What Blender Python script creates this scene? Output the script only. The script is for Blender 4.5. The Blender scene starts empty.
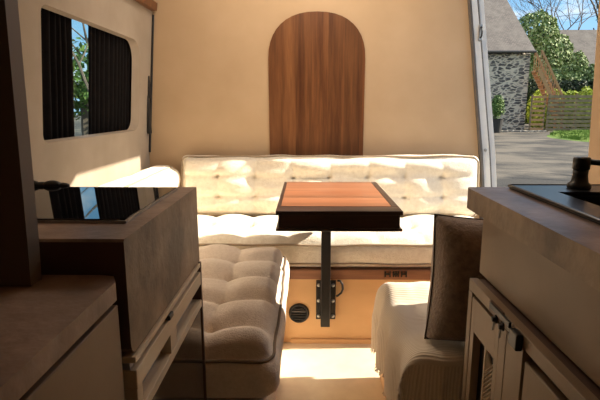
import bpy, bmesh, math, random
from mathutils import Vector, Matrix, noise
from mathutils.bvhtree import BVHTree
random.seed(7)
PI = math.pi
SC = bpy.context.scene
COL = SC.collection
V = Vector

# ------------------------------------------------------------------ materials
def nt_new(name):
    m = bpy.data.materials.new(name); m.use_nodes = True
    nt = m.node_tree; b = nt.nodes['Principled BSDF']
    return m, nt, b
def N(nt, t, **k):
    n = nt.nodes.new(t)
    for a, v in k.items(): setattr(n, a, v)
    return n
def L(nt, a, b): nt.links.new(a, b)
def coords(nt, scale=(1, 1, 1)):
    tc = N(nt, 'ShaderNodeTexCoord'); mp = N(nt, 'ShaderNodeMapping')
    mp.inputs['Scale'].default_value = scale
    L(nt, tc.outputs['Object'], mp.inputs['Vector']); return mp.outputs['Vector']
def mix(nt, fac, c1, c2, blend='MIX'):
    m = N(nt, 'ShaderNodeMix', data_type='RGBA', blend_type=blend)
    for s, v in ((m.inputs[0], fac), (m.inputs[6], c1), (m.inputs[7], c2)):
        if isinstance(v, (int, float)): s.default_value = v
        elif isinstance(v, tuple): s.default_value = (*v, 1) if len(v) == 3 else v
        else: L(nt, v, s)
    return m.outputs[2]
def ramp(nt, x, stops):
    r = N(nt, 'ShaderNodeValToRGB'); e = r.color_ramp.elements
    while len(e) < len(stops): e.new(.5)
    for i, (p, c) in enumerate(stops):
        e[i].position = p; e[i].color = (*c, 1) if isinstance(c, tuple) else (c, c, c, 1)
    L(nt, x, r.inputs[0]); return r.outputs[0]
def tnoise(nt, vec, scale, detail=4, rough=.55):
    n = N(nt, 'ShaderNodeTexNoise'); n.inputs['Scale'].default_value = scale
    n.inputs['Detail'].default_value = detail; n.inputs['Roughness'].default_value = rough
    L(nt, vec, n.inputs['Vector']); return n.outputs['Fac']
def bump(nt, b, h, strength, dist=.002):
    n = N(nt, 'ShaderNodeBump'); n.inputs['Strength'].default_value = strength
    n.inputs['Distance'].default_value = dist
    L(nt, h, n.inputs['Height']); L(nt, n.outputs[0], b.inputs['Normal'])
def mat(name, c1, c2=None, scale=8, rough=.6, bs=0, bscale=200, bdist=.002, stretch=(1, 1, 1), metal=0, spec=.5, sheen=0, detail=4, lo=.3, hi=.7):
    m, nt, b = nt_new(name)
    b.inputs['Roughness'].default_value = rough; b.inputs['Metallic'].default_value = metal
    b.inputs['Specular IOR Level'].default_value = spec
    if sheen:
        b.inputs['Sheen Weight'].default_value = sheen
    vec = coords(nt, stretch)
    if c2 is None: c2 = tuple(c * .88 for c in c1)
    f = tnoise(nt, vec, scale, detail)
    L(nt, mix(nt, ramp(nt, f, [(lo, 0.0), (hi, 1.0)]), c1, c2), b.inputs['Base Color'])
    if bs: bump(nt, b, tnoise(nt, vec, bscale, 3), bs, bdist)
    return m
def wood(name, dark, light, grain='Z', strip='X', w=.07, rough=.45, seed=0.0, knots=True):
    m, nt, b = nt_new(name)
    b.inputs['Roughness'].default_value = rough
    sc = [22, 22, 22]; sc['XYZ'.index(grain)] = 1.3
    vec = coords(nt, tuple(sc))
    tc = N(nt, 'ShaderNodeTexCoord'); sep = N(nt, 'ShaderNodeSeparateXYZ'); L(nt, tc.outputs['Object'], sep.inputs[0])
    warp = tnoise(nt, coords(nt, (2, 2, 2)), 1.5, 2)
    ma = N(nt, 'ShaderNodeMath', operation='MULTIPLY_ADD'); L(nt, sep.outputs['XYZ'.index(strip)], ma.inputs[0])
    ma.inputs[1].default_value = 1 / w; ma.inputs[2].default_value = 10.3 + seed
    fl = N(nt, 'ShaderNodeMath', operation='FLOOR'); L(nt, ma.outputs[0], fl.inputs[0])
    wn = N(nt, 'ShaderNodeTexWhiteNoise', noise_dimensions='1D'); L(nt, fl.outputs[0], wn.inputs['W'])
    add = N(nt, 'ShaderNodeVectorMath', operation='ADD'); L(nt, vec, add.inputs[0]); L(nt, wn.outputs['Color'], add.inputs[1])
    sc2 = N(nt, 'ShaderNodeVectorMath', operation='SCALE'); L(nt, wn.outputs['Color'], sc2.inputs[0]); sc2.inputs['Scale'].default_value = 7
    L(nt, sc2.outputs[0], add.inputs[1])
    g = tnoise(nt, add.outputs[0], 1.0, 6, .62)
    g2 = tnoise(nt, add.outputs[0], 5.0, 3, .6)
    col = mix(nt, ramp(nt, g, [(.32, 0.0), (.68, 1.0)]), dark, light)
    col = mix(nt, ramp(nt, g2, [(.35, .22), (.6, 0.0)]), col, tuple(c * .45 for c in dark))
    tone = N(nt, 'ShaderNodeMapRange'); L(nt, wn.outputs['Value'], tone.inputs[0]); tone.inputs[3].default_value = .72; tone.inputs[4].default_value = 1.18
    hsv = N(nt, 'ShaderNodeHueSaturation'); L(nt, col, hsv.inputs['Color']); L(nt, tone.outputs[0], hsv.inputs['Value'])
    L(nt, hsv.outputs[0], b.inputs['Base Color'])
    bump(nt, b, g2, .15, .001)
    return m

M = {}
M['partition'] = mat('tan partition lining', (.59, .425, .265), (.52, .365, .22), 3.5, .75, .25, 300, .001)
M['lining'] = mat('beige felt lining', (.37, .30, .23), (.30, .24, .175), 5, .9, .5, 420, .001, sheen=.2)
M['ceil'] = mat('pale ceiling lining', (.75, .66, .54), None, 5, .9)
M['floor'] = mat('cream vinyl floor', (.84, .72, .52), (.74, .62, .44), 14, .5, .1, 200)
M['boucle'] = mat('cream boucle fabric', (.90, .82, .68), (.80, .71, .57), 60, .95, .9, 160, .004, sheen=.3)
M['linen'] = mat('beige woven fabric', (.78, .66, .55), (.68, .56, .45), 90, .95, .9, 260, .003, sheen=.3)
M['piping'] = mat('taupe piping cord', (.20, .145, .10), None, 60, .9)
M['piping_light'] = mat('cream piping cord', (.42, .33, .23), None, 60, .9)
M['arch'] = wood('walnut veneer', (.095, .031, .011), (.26, .108, .039), 'Z', 'X', .085, .42)
M['tablewood'] = wood('reddish wood veneer', (.29, .10, .045), (.46, .20, .10), 'X', 'Y', .045, .3)
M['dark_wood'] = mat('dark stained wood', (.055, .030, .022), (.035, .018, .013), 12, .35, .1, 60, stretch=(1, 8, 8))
M['rail'] = wood('reddish rail wood', (.24, .10, .05), (.36, .17, .09), 'X', 'Z', .2, .5)
M['ply'] = mat('warm plywood', (.68, .42, .20), (.60, .36, .165), 3, .55, .05, 80, stretch=(1, 1, 3))
M['black'] = mat('black powder coated steel', (.009, .008, .008), None, 20, .42)
M['blackmatte'] = mat('black plastic', (.015, .014, .014), None, 20, .55)
M['screw'] = mat('zinc plated screw', (.62, .61, .58), None, 30, .3, metal=.8)
M['curtain'] = mat('black curtain fabric', (.010, .008, .008), (.006, .005, .005), 40, .95, .2, 300, spec=.1)
M['cement'] = mat('brown microcement', (.37, .26, .162), (.15, .098, .058), 6, .55, .6, 35, .004, detail=12, lo=.40, hi=.62)
M['cement_top'] = mat('rosy microcement top', (.36, .25, .195), (.17, .115, .09), 7, .42, .5, 35, .004, detail=12, lo=.40, hi=.62)
M['cab'] = mat('taupe cabinet board', (.33, .23, .142), (.22, .15, .09), 3, .5, .1, 90)
M['cab_dark'] = mat('brown cabinet board', (.11, .055, .032), (.08, .04, .024), 4, .5)  # board colour, also painted on faces that stand in shade
M['panel_dark'] = mat('dark brown board', (.17, .13, .095), (.13, .095, .07), 3, .5)
M['dark_gap'] = mat('dark recess board', (.03, .02, .014), None, 4, .7)
M['handle_wood'] = mat('pale oak edge', (.68, .56, .41), (.56, .45, .31), 5, .3, stretch=(6, 1, 6))
M['alu'] = mat('brushed grey aluminium', (.42, .43, .46), None, 60, .35, metal=.75, stretch=(30, 1, 30))
M['glossdoor'] = mat('smoked glossy door', (.030, .024, .018), None, 4, .09, spec=.8)
M['hob'] = mat('black ceramic glass', (.004, .004, .005), None, 4, .02, spec=1.0)
M['sink'] = mat('black composite sink', (.016, .018, .024), None, 30, .28)
M['pillow'] = mat('brown chenille', (.26, .175, .115), (.16, .105, .07), 55, .95, 1.0, 130, .004, sheen=.3)
M['pillowpipe'] = mat('dark brown cord', (.05, .03, .02), None, 60, .9)
M['white_paint'] = mat('white painted metal', (.78, .78, .76), None, 10, .35)
M['rubber'] = mat('grey rubber seal', (.13, .12, .115), None, 10, .7)
M['steel'] = mat('worn steel', (.5, .48, .45), (.3, .28, .26), 30, .35, metal=.8)
M['mesh'] = None

m, nt, b = nt_new('ribbed cotton throw'); b.inputs['Roughness'].default_value = .95
b.inputs['Sheen Weight'].default_value = .3
uv = N(nt, 'ShaderNodeTexCoord'); mp = N(nt, 'ShaderNodeMapping'); mp.inputs['Scale'].default_value = (1, 60, 1); L(nt, uv.outputs['UV'], mp.inputs[0])
w = N(nt, 'ShaderNodeTexWave', bands_direction='Y'); w.inputs['Scale'].default_value = .5; w.inputs['Distortion'].default_value = .6; L(nt, mp.outputs[0], w.inputs[0])
L(nt, mix(nt, w.outputs['Fac'], (.62, .51, .38), (.76, .65, .50)), b.inputs['Base Color']); bump(nt, b, w.outputs['Fac'], .5, .003)
M['throw'] = m
M['fringe'] = mat('cotton fringe', (.74, .65, .53), None, 60, .95)

m, nt, b = nt_new('woven cane mesh'); b.inputs['Roughness'].default_value = .6
vec = coords(nt, (1, 1, 1)); ck = N(nt, 'ShaderNodeTexVoronoi'); ck.inputs['Scale'].default_value = 120; L(nt, vec, ck.inputs['Vector']); ck.inputs['Randomness'].default_value = 0; ck.inputs['Scale'].default_value = 105
L(nt, ramp(nt, ck.outputs['Distance'], [(.28, (.06, .04, .03)), (.42, (.62, .50, .38))]), b.inputs['Base Color'])
M['mesh'] = m

m, nt, b = nt_new('window glass')
nt.nodes.remove(b); out = nt.nodes['Material Output']
tr = N(nt, 'ShaderNodeBsdfTransparent'); tr.inputs[0].default_value = (.86, .93, .92, 1)
gl = N(nt, 'ShaderNodeBsdfGlossy'); gl.inputs['Roughness'].default_value = .02
fr = N(nt, 'ShaderNodeFresnel'); fr.inputs[0].default_value = 1.3
mx = N(nt, 'ShaderNodeMixShader'); mx.inputs[0].default_value = .06; L(nt, tr.outputs[0], mx.inputs[1]); L(nt, gl.outputs[0], mx.inputs[2]); L(nt, mx.outputs[0], out.inputs[0])
M['glass'] = m

# outdoor
M['gravel'] = mat('grey gravel', (.120, .100, .074), (.030, .026, .021), .6, .95, .8, 14, .03, stretch=(.75, 1, 1), detail=12, lo=.42, hi=.58)
M['grass'] = mat('bright grass', (.17, .26, .035), (.10, .18, .02), 4, .9, .8, 20, .05)
m, nt, b = nt_new('rubble stone wall'); b.inputs['Roughness'].default_value = .9
vec = coords(nt, (2.5, 2.5, 5.6)); wob = tnoise(nt, vec, 1.2, 3)
vm = N(nt, 'ShaderNodeVectorMath', operation='ADD'); L(nt, vec, vm.inputs[0])
cx = N(nt, 'ShaderNodeCombineXYZ'); L(nt, wob, cx.inputs[0]); L(nt, wob, cx.inputs[2]); L(nt, cx.outputs[0], vm.inputs[1])
v1 = N(nt, 'ShaderNodeTexVoronoi', feature='DISTANCE_TO_EDGE'); v2 = N(nt, 'ShaderNodeTexVoronoi')
for v in (v1, v2): v.inputs['Scale'].default_value = 1.0; v.inputs['Randomness'].default_value = .8; L(nt, vm.outputs[0], v.inputs['Vector'])
st = ramp(nt, v2.outputs['Color'], [(.2, (.085, .078, .072)), (.5, (.15, .135, .12)), (.85, (.24, .21, .175))])
L(nt, mix(nt, ramp(nt, v1.outputs[0], [(.06, 0.0), (.15, 1.0)]), (.66, .57, .44), st), b.inputs['Base Color'])
bump(nt, b, ramp(nt, v1.outputs[0], [(.02, 0.0), (.2, 1.0)]), .6, .05)
M['stone'] = m
m, nt, b = nt_new('slate roof'); b.inputs['Roughness'].default_value = .8
vec = coords(nt, (1, 1, 1)); br = N(nt, 'ShaderNodeTexBrick'); br.inputs['Scale'].default_value = 3.0
sp = N(nt, 'ShaderNodeSeparateXYZ'); cb = N(nt, 'ShaderNodeCombineXYZ'); L(nt, vec, sp.inputs[0]); L(nt, sp.outputs[0], cb.inputs[0]); L(nt, sp.outputs[2], cb.inputs[1]); L(nt, cb.outputs[0], br.inputs[0])
br.inputs['Color1'].default_value = (.11, .092, .078, 1); br.inputs['Color2'].default_value = (.18, .150, .125, 1); br.inputs['Mortar'].default_value = (.06, .05, .045, 1)
br.inputs['Mortar Size'].default_value = .03
nz = tnoise(nt, vec, 1.2, 5)
L(nt, mix(nt, ramp(nt, nz, [(.4, 0.0), (.7, .6)]), br.outputs[0], (.20, .175, .145)), b.inputs['Base Color'])
M['slate'] = m
M['stairwood'] = mat('orange timber', (.52, .29, .13), (.40, .21, .09), 5, .7, stretch=(1, 1, 6))
M['fencewood'] = mat('weathered fence boards', (.33, .25, .14), (.18, .135, .08), 3, .85, .3, 30)
M['bark'] = mat('bark', (.16, .12, .09), (.09, .07, .05), 6, .9, .5, 30)
M['planter'] = mat('dark planter', (.03, .028, .026), None, 5, .7)
M['fascia'] = mat('dark gutter', (.06, .055, .055), None, 5, .6)
M['door_pale'] = mat('pale grey door paint', (.42, .42, .40), None, 5, .6)
def leafmat(name, a, bcol, c):
    m, nt, b = nt_new(name); b.inputs['Roughness'].default_value = .6
    b.inputs['Specular IOR Level'].default_value = .3
    g = N(nt, 'ShaderNodeNewGeometry')
    L(nt, ramp(nt, g.outputs['Random Per Island'], [(.0, a), (.55, bcol), (1.0, c)]), b.inputs['Base Color'])
    return m
M['ivy'] = leafmat('ivy leaves', (.07, .12, .025), (.20, .28, .08), (.50, .56, .28))
M['hedge'] = leafmat('yellow green hedge leaves', (.22, .30, .03), (.38, .46, .05), (.52, .56, .10))
M['darkhedge'] = leafmat('dark shrub leaves', (.012, .022, .01), (.02, .04, .015), (.035, .06, .02))  # near black leaf colour stands for the hedge shadow
M['tree'] = leafmat('tree leaves', (.05, .10, .02), (.10, .19, .04), (.20, .28, .07))

# ------------------------------------------------------------------ mesh helpers
def box(bm, x0, x1, y0, y1, z0, z1, bev=0):
    r = bmesh.ops.create_cube(bm, size=1)
    vs = r['verts']
    for v in vs:
        v.co = V(((x0 + x1) / 2 + v.co.x * (x1 - x0), (y0 + y1) / 2 + v.co.y * (y1 - y0), (z0 + z1) / 2 + v.co.z * (z1 - z0)))
    if bev:
        es = list({e for v in vs for e in v.link_edges})
        bmesh.ops.bevel(bm, geom=es, offset=bev, segments=3, affect='EDGES', profile=.5)
    return vs
def BB(*a, **k):
    bm = bmesh.new(); box(bm, *a, **k); return bm
def tube(bm, pts, r, seg=8, closed=False, radii=None):
    pts = [V(p) for p in pts]; n = len(pts); rings = []
    prev = None
    for i, p in enumerate(pts):
        a = pts[(i - 1) % n] if closed or i > 0 else p
        c = pts[(i + 1) % n] if closed or i < n - 1 else p
        t = (c - a).normalized() if (c - a).length > 1e-9 else V((0, 0, 1))
        if prev is None: prev = t.orthogonal().normalized()
        u = (prev - t * prev.dot(t)); u = u.normalized() if u.length > 1e-6 else t.orthogonal().normalized()
        prev = u; w = t.cross(u); rr = radii[i] if radii else r
        rings.append([bm.verts.new(p + (u * math.cos(2 * PI * k / seg) + w * math.sin(2 * PI * k / seg)) * rr) for k in range(seg)])
    for i in range(n if closed else n - 1):
        A, B = rings[i], rings[(i + 1) % n]
        for k in range(seg):
            bm.faces.new((A[k], A[(k + 1) % seg], B[(k + 1) % seg], B[k]))
    if not closed:
        bm.faces.new(rings[0][::-1]); bm.faces.new(rings[-1])
    return bm
def lathe(bm, prof, c, axis='Z', seg=28):
    rings = []
    for r, h in prof:
        ring = []
        for k in range(seg):
            a = 2 * PI * k / seg; x, y = r * math.cos(a), r * math.sin(a)
            p = {'Z': (x, y, h), 'Y': (x, h, y), 'X': (h, x, y)}[axis]
            ring.append(bm.verts.new(V(c) + V(p)))
        rings.append(ring)
    for A, B in zip(rings, rings[1:]):
        for k in range(seg): bm.faces.new((A[k], A[(k + 1) % seg], B[(k + 1) % seg], B[k]))
    bm.faces.new(rings[0][::-1]); bm.faces.new(rings[-1])
    return bm
def prism(bm, poly, ax, a0, a1):
    """polygon in the two other axes, extruded along ax"""
    def P(p, a):
        return {'X': (a, p[0], p[1]), 'Y': (p[0], a, p[1]), 'Z': (p[0], p[1], a)}[ax]
    A = [bm.verts.new(P(p, a0)) for p in poly]; B = [bm.verts.new(P(p, a1)) for p in poly]
    n = len(poly)
    for i in range(n): bm.faces.new((A[i], A[(i + 1) % n], B[(i + 1) % n], B[i]))
    bm.faces.new(A[::-1]); bm.faces.new(B)
    return bm
def bar(bm, a, b, w, h):
    """rectangular bar from a to b"""
    a, b = V(a), V(b); d = (b - a).normalized()
    up = V((0, 0, 1)) if abs(d.z) < .95 else V((0, 1, 0))
    s = d.cross(up).normalized(); u = s.cross(d).normalized()
    q = [[bm.verts.new(p + s * i * w / 2 + u * j * h / 2) for i, j in ((-1, -1), (1, -1), (1, 1), (-1, 1))] for p in (a, b)]
    for k in range(4): bm.faces.new((q[0][k], q[0][(k + 1) % 4], q[1][(k + 1) % 4], q[1][k]))
    bm.faces.new(q[0][::-1]); bm.faces.new(q[1])

ROOT = {}
def obj(name, bm, m, parent=None, smooth=False, kind=None):
    bmesh.ops.recalc_face_normals(bm, faces=bm.faces)
    me = bpy.data.meshes.new(name)
    if parent is not None:
        org = ROOT[parent.name]
    else:
        xs = [v.co for v in bm.verts]
        lo = V([min(c[i] for c in xs) for i in range(3)]); hi = V([max(c[i] for c in xs) for i in range(3)])
        org = V(((lo.x + hi.x) / 2, (lo.y + hi.y) / 2, lo.z))
    bmesh.ops.translate(bm, verts=bm.verts, vec=-org)
    bm.to_mesh(me); bm.free()
    o = bpy.data.objects.new(name, me); COL.objects.link(o)
    if m: me.materials.append(m if not isinstance(m, str) else M[m])
    if smooth:
        for p in me.polygons: p.use_smooth = True
    if parent is not None: o.parent = parent
    else: o.location = org
    ROOT[o.name] = org
    if kind: o['kind'] = kind
    return o
def thing(name, label, cat, loc, group=None):
    o = bpy.data.objects.new(name, None); COL.objects.link(o); o.location = loc; o.empty_display_size = .1
    o['label'] = label; o['category'] = cat
    if group: o['group'] = group
    ROOT[o.name] = V(loc); return o
def tag(o, label, cat, group=None):
    o['label'] = label; o['category'] = cat
    if group: o['group'] = group
    return o
def struct(name, bm, m, smooth=False, parent=None):
    o = obj(name, bm, m, parent, smooth)
    if parent is None: o['kind'] = 'structure'
    return o
def autosmooth(o, ang=40):
    for p in o.data.polygons: p.use_smooth = True
    o.data.set_sharp_from_angle(angle=math.radians(ang))

def Xr(z): return .95 if z < .55 else .92 - (z - .8) * .122 if z < 1.6 else .822 - (z - 1.6) * .45
def Xl(z): return -.857 if z < .8 else -.857 + (z - .8) * .084 if z < 1.6 else -.79 + (z - 1.6) * .45

# ------------------------------------------------------------------ the van shell
TOP = 1.92
struct('floor', BB(-.95, .98, -1.1, 2.64, -.04, 0), 'floor')
struct('ceiling', BB(-.75, .80, -1.1, 2.64, TOP, TOP + .04), 'ceil')
bm = bmesh.new(); prism(bm, [(-.98, 0), (.955, 0), (.955, .55), (.835, 1.56), (.80, TOP), (-.98, TOP)], 'Y', 2.6, 2.64); struct('wall_front', bm, 'partition')
struct('wall_rear', BB(-.98, 1.0, -1.14, -1.1, 0, TOP), 'lining')

def rrect(y0, y1, z0, z1, r, seg=8, rs=None):
    rs = rs or (r, r, r, r)
    cs = [(y0 + rs[0], z0 + rs[0], PI, rs[0]), (y1 - rs[1], z0 + rs[1], 1.5 * PI, rs[1]), (y1 - rs[2], z1 - rs[2], 0, rs[2]), (y0 + rs[3], z1 - rs[3], .5 * PI, rs[3])]
    return [(cy + q * math.cos(a0 + k * PI / 2 / seg), cz + q * math.sin(a0 + k * PI / 2 / seg)) for cy, cz, a0, q in cs for k in range(seg + 1)]
# left wall with the window opening
bm = bmesh.new()
for zz0, zz1 in ((0, .8), (1.6, TOP)):
    prism(bm, [(Xl(zz0), zz0), (Xl(zz1 - .001) if zz1 < 1 else Xl(zz1), zz1), (Xl(zz1) - .02, zz1), (Xl(zz0) - .02, zz0)], 'Y', -1.1, 2.6)
outer = [(-1.1, .8), (2.6, .8), (2.6, 1.6), (-1.1, 1.6)]
front = rrect(1.535, 2.43, .925, 1.352, .05, rs=(.03, .07, .10, .03))
back = rrect(1.54, 2.37, .932, 1.345, .05, rs=(.03, .06, .09, .03))
def ringfill(loop, off):
    vs = []
    A = [bm.verts.new((Xl(z) - off, y, z)) for y, z in outer]; B = [bm.verts.new((Xl(z) - off, y, z)) for y, z in loop]
    es = []
    for l in (A, B):
        for i in range(len(l)): es.append(bm.edges.new((l[i], l[(i + 1) % len(l)])))
    bmesh.ops.triangle_fill(bm, use_beauty=True, use_dissolve=False, edges=es)
    return A, B
A0, B0 = ringfill(front, 0); A1, B1 = ringfill(back, .02)
for a, b2 in ((A0, A1), (B0, B1)):
    for i in range(len(a)): bm.faces.new((a[i], a[(i + 1) % len(a)], b2[(i + 1) % len(a)], b2[i]))
struct('wall_left', bm, 'lining')
# window: rubber frame and pane
bm = bmesh.new()
tube(bm, [(Xl(z) - .062, y, z) for y, z in rrect(1.46, 2.47, .86, 1.42, .06)], .008, 6, closed=True)
wn = struct('window_1', bm, 'rubber')
bm = bmesh.new()
lp = rrect(1.465, 2.465, .865, 1.415, .06)
A = [bm.verts.new((Xl(z) - .062, y, z)) for y, z in lp]; B = [bm.verts.new((Xl(z) - .066, y, z)) for y, z in lp]
bm.faces.new(A); bm.faces.new(B[::-1])
for i in range(len(A)): bm.faces.new((A[i], B[i], B[(i + 1) % len(A)], A[(i + 1) % len(A)]))
obj('window_pane', bm, 'glass', wn)
# right wall: from the rear of the van up to the sliding door opening, then the header above the opening
def yedge(z): return 1.585 if z < .8 else 1.585 - (z - .8) * .135 if z < 1.45 else 1.497 + .38 * ((z - 1.45) / .31) ** 2
bm = bmesh.new()
zs = [0, .4, .8, .9, 1.0, 1.2, 1.4, 1.45, 1.5, 1.55, 1.6, 1.65, 1.7, 1.76]
cols = []
for z in zs:
    x = Xr(max(z, .8)) if z < .8 else Xr(z); y = yedge(z)
    cols.append([bm.verts.new(p) for p in ((x, -1.1, z), (x, y - .01, z), (x + .01, y, z), (x + .07, y, z), (x + .07, -1.1, z))])
for a, c in zip(cols, cols[1:]):
    for i in range(5): bm.faces.new((a[i], a[(i + 1) % 5], c[(i + 1) % 5], c[i]))
bm.faces.new(cols[0]); bm.faces.new(cols[-1][::-1])
prism(bm, [(Xr(1.76), 1.76), (Xr(TOP), TOP), (Xr(TOP) + .07, TOP), (Xr(1.76) + .07, 1.76)], 'Y', -1.1, 2.64)
struct('wall_right', bm, 'partition')
# pillar strips at the front edge of the door opening, following the curve of the body
def strip(name, x0, x1, y0, y1, m):
    bm = bmesh.new(); zz = [-.05, .3, .55, .8, 1.0, 1.2, 1.4, 1.6, 1.76]
    cols = [[bm.verts.new(p) for p in ((Xr(z) + x0 - (z > .8) * (z - .8) * .02, y0, z), (Xr(z) + x1 - (z > .8) * (z - .8) * .03, y0, z), (Xr(z) + x1 - (z > .8) * (z - .8) * .03, y1, z), (Xr(z) + x0 - (z > .8) * (z - .8) * .02, y1, z))] for z in zz]
    for a, c in zip(cols, cols[1:]):
        for i in range(4): bm.faces.new((a[i], a[(i + 1) % 4], c[(i + 1) % 4], c[i]))
    bm.faces.new(cols[0]); bm.faces.new(cols[-1][::-1])
    return struct(name, bm, m)
strip('trim_1', .003, .015, 2.565, 2.60, 'rubber')
strip('trim_2', .016, .052, 2.575, 2.62, 'white_paint')
strip('trim_3', .0525, .063, 2.585, 2.62, 'rubber')
strip('trim_4', .0635, .094, 2.60, 2.64, 'white_paint')
# wooden strip under the roof on the left, and the dark gap strip in the front left corner
bm = bmesh.new(); prism(bm, [(-.80, 1.522), (-.770, 1.522), (-.765, 1.56), (-.80, 1.56)], 'Y', 1.6, 2.585)
struct('trim_5', bm, 'arch')
bm = bmesh.new(); tube(bm, [(Xl(z) + .006, 2.592, z) for z in (.80, 1.0, 1.2, 1.4, 1.505)], .006, 6)
struct('trim_6', bm, 'blackmatte')
# door sill
struct('trim_7', BB(.925, .985, 1.59, 2.56, -.06, .012), 'rubber')

# striker plate on the pillar
t = thing('door_striker', 'small worn steel lock striker on the white door pillar', 'lock part', (.90, 2.575, 1.38))
bm = bmesh.new(); box(bm, .8705, .892, 2.566, 2.574, 1.372, 1.452, bev=.003); obj('striker_plate', bm, 'steel', t)
bm = bmesh.new(); tube(bm, [(.881, 2.566, 1.386), (.881, 2.55, 1.392), (.881, 2.548, 1.412), (.881, 2.55, 1.432), (.881, 2.566, 1.438)], .004, 8); obj('loop', bm, 'black', t, True)
bm = bmesh.new(); lathe(bm, [(.001, -.004), (.008, -.003), (.009, 0)], (.951, 2.575, .815), 'Y'); tag(obj('pillar_bolt', bm, 'steel'), 'round steel bolt low on the white door pillar', 'bolt')

# belt strip beside the window
bm = bmesh.new()
box(bm, -.8445, -.828, 2.545, 2.58, .90, 1.10, bev=.005); box(bm, -.835, -.820, 2.55, 2.575, 1.085, 1.20, bev=.005)
tag(obj('belt_anchor', bm, 'blackmatte'), 'slim black belt anchor in the corner right of the curtained window', 'belt anchor')

# curtains
def curtain(y0, y1, taper, label):
    t = thing('curtain', label, 'curtain', (-.89, (y0 + y1) / 2, .90), 'black curtains on the side window')
    bm = bmesh.new(); n = 90; k = 14; uvw = []
    for s in range(k + 1):
        z = .895 + .505 * s / k; row = []
        for i in range(n + 1):
            u = i / n; y = y0 + (y1 - y0) * u + taper * (1 - s / k) * (u if taper < 0 else u)
            x = Xl(z) - .038 + .009 * math.sin(u * (y1 - y0) * 150 + 1.5 * math.sin(u * 9)) + .002 * noise.noise(V((u * 20, z * 8, y0)))
            row.append(bm.verts.new((x, y, z)))
        uvw.append(row)
    for a, c in zip(uvw, uvw[1:]):
        for i in range(n): bm.faces.new((a[i], a[i + 1], c[i + 1], c[i]))
    o = obj('fabric', bm, 'curtain', t, True); md = o.modifiers.new('s', 'SOLIDIFY'); md.thickness = .0015; md.offset = 0
    bm = bmesh.new(); tube(bm, [(Xl(1.40) - .038, y0, 1.403), (Xl(1.40) - .038, y1, 1.403)], .003, 6); obj('rod', bm, 'black', t)
curtain(1.49, 1.80, .02, 'black pleated curtain left of the daylight gap in the side window')
curtain(1.945, 2.43, 0, 'wide black pleated curtain right of the daylight gap in the side window')

# arched panel on the partition
bm = bmesh.new()
pts = [(-.200, .60), (.302, .60)]
for k in range(21):
    a = k * PI / 20; ca, sa = math.cos(a), math.sin(a)
    pts.append((.05 + .252 * math.copysign(abs(ca) ** .86, ca), 1.285 + .235 * abs(sa) ** .86))
prism(bm, pts[:], 'Y', 2.5935, 2.5995)
tag(obj('arched_panel', bm, 'arch'), 'tall walnut panel with a round arched top on the tan partition wall', 'wooden panel')

# ------------------------------------------------------------------ cushions
def cushion_bm(Lx, Ly, T, nx, ny, pitch=None, puff=.03, r=.035, bulge=.015, step=.014, seed=0, sag=0, wr=.004, cr=(.35, .55)):
    """tufted face up; centred in x and y, bottom at z = 0"""
    bm = bmesh.new(); cx, cy, cz = max(8, round(Lx / step)), max(8, round(Ly / step)), max(5, round(T / .016))
    cache = {}
    def vert(i, j, k):
        key = (i, j, k)
        if key in cache: return cache[key]
        u, v, w = 2 * i / cx - 1, 2 * j / cy - 1, 2 * k / cz - 1
        p = V((u * Lx / 2, v * Ly / 2, w * T / 2))
        q = V((max(-Lx / 2 + r, min(Lx / 2 - r, p.x)), max(-Ly / 2 + r, min(Ly / 2 - r, p.y)), max(-T / 2 + r, min(T / 2 - r, p.z))))
        d = p - q
        if d.length > 1e-6: p = q + d.normalized() * r
        p.x += bulge * math.cos(w * PI / 2) * u ** 3; p.y += bulge * math.cos(w * PI / 2) * v ** 3
        if k == cz or (w > .4):
            a, c = (u + 1) / 2 * nx, (v + 1) / 2 * ny
            if pitch: a, c = (p.x - pitch[0]) / pitch[2], (p.y - pitch[1]) / pitch[3]
            # wobble the crease lines
            a += .10 * noise.noise(V((u * 2.1, v * 2.7, seed))); c += .10 * noise.noise(V((u * 2.3, v * 2.2, seed + 5)))
            sa, sc = abs(math.sin(PI * a)), abs(math.sin(PI * c))
            # the crease along the seams is shallow, deep at each tuft point
            tuft = math.exp(-((1 - (1 - sa) * (1 - sc)) ** 2) * 14)
            edge = min(1, (1 - abs(u)) * Lx / .10) * min(1, (1 - abs(v)) * Ly / .10)
            crease = (1 - sa ** .65) * cr[0] + (1 - sc ** .65) * cr[1]
            h = puff * (1 - crease) * (edge ** .4) - puff * .55 * tuft * edge
            h += wr * noise.noise(V((p.x * 6, p.y * 22, seed))) + wr * 1.5 * noise.noise(V((p.x * 5, p.y * 5, seed + 3)))
            p.z += h * max(0, (w - .4) / .6) * (1 if k == cz else .6)
        if k < cz:
            p += V((u * .4, v, 0)) * .014 * noise.noise(V((p.x * 4, p.y * 3, seed))) * (1 - abs(w)) if abs(v) > .9 else V((0, 0, 0)); p += V((u, v, 0)) * .004 * noise.noise(V((p.x * 9, p.y * 9, p.z * 9 + seed)))
        p.z += T / 2
        cache[key] = bm.verts.new(p); return cache[key]
    F = lambda *q: bm.faces.new([vert(*x) for x in q])
    for i in range(cx):
        for j in range(cy):
            F((i, j, cz), (i + 1, j, cz), (i + 1, j + 1, cz), (i, j + 1, cz)); F((i, j, 0), (i, j + 1, 0), (i + 1, j + 1, 0), (i + 1, j, 0))
    for i in range(cx):
        for k in range(cz):
            F((i, 0, k), (i + 1, 0, k), (i + 1, 0, k + 1), (i, 0, k + 1)); F((i, cy, k), (i, cy, k + 1), (i + 1, cy, k + 1), (i + 1, cy, k))
    for j in range(cy):
        for k in range(cz):
            F((0, j, k), (0, j, k + 1), (0, j + 1, k + 1), (0, j + 1, k)); F((cx, j, k), (cx, j + 1, k), (cx, j + 1, k + 1), (cx, j, k + 1))
    return bm
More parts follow.
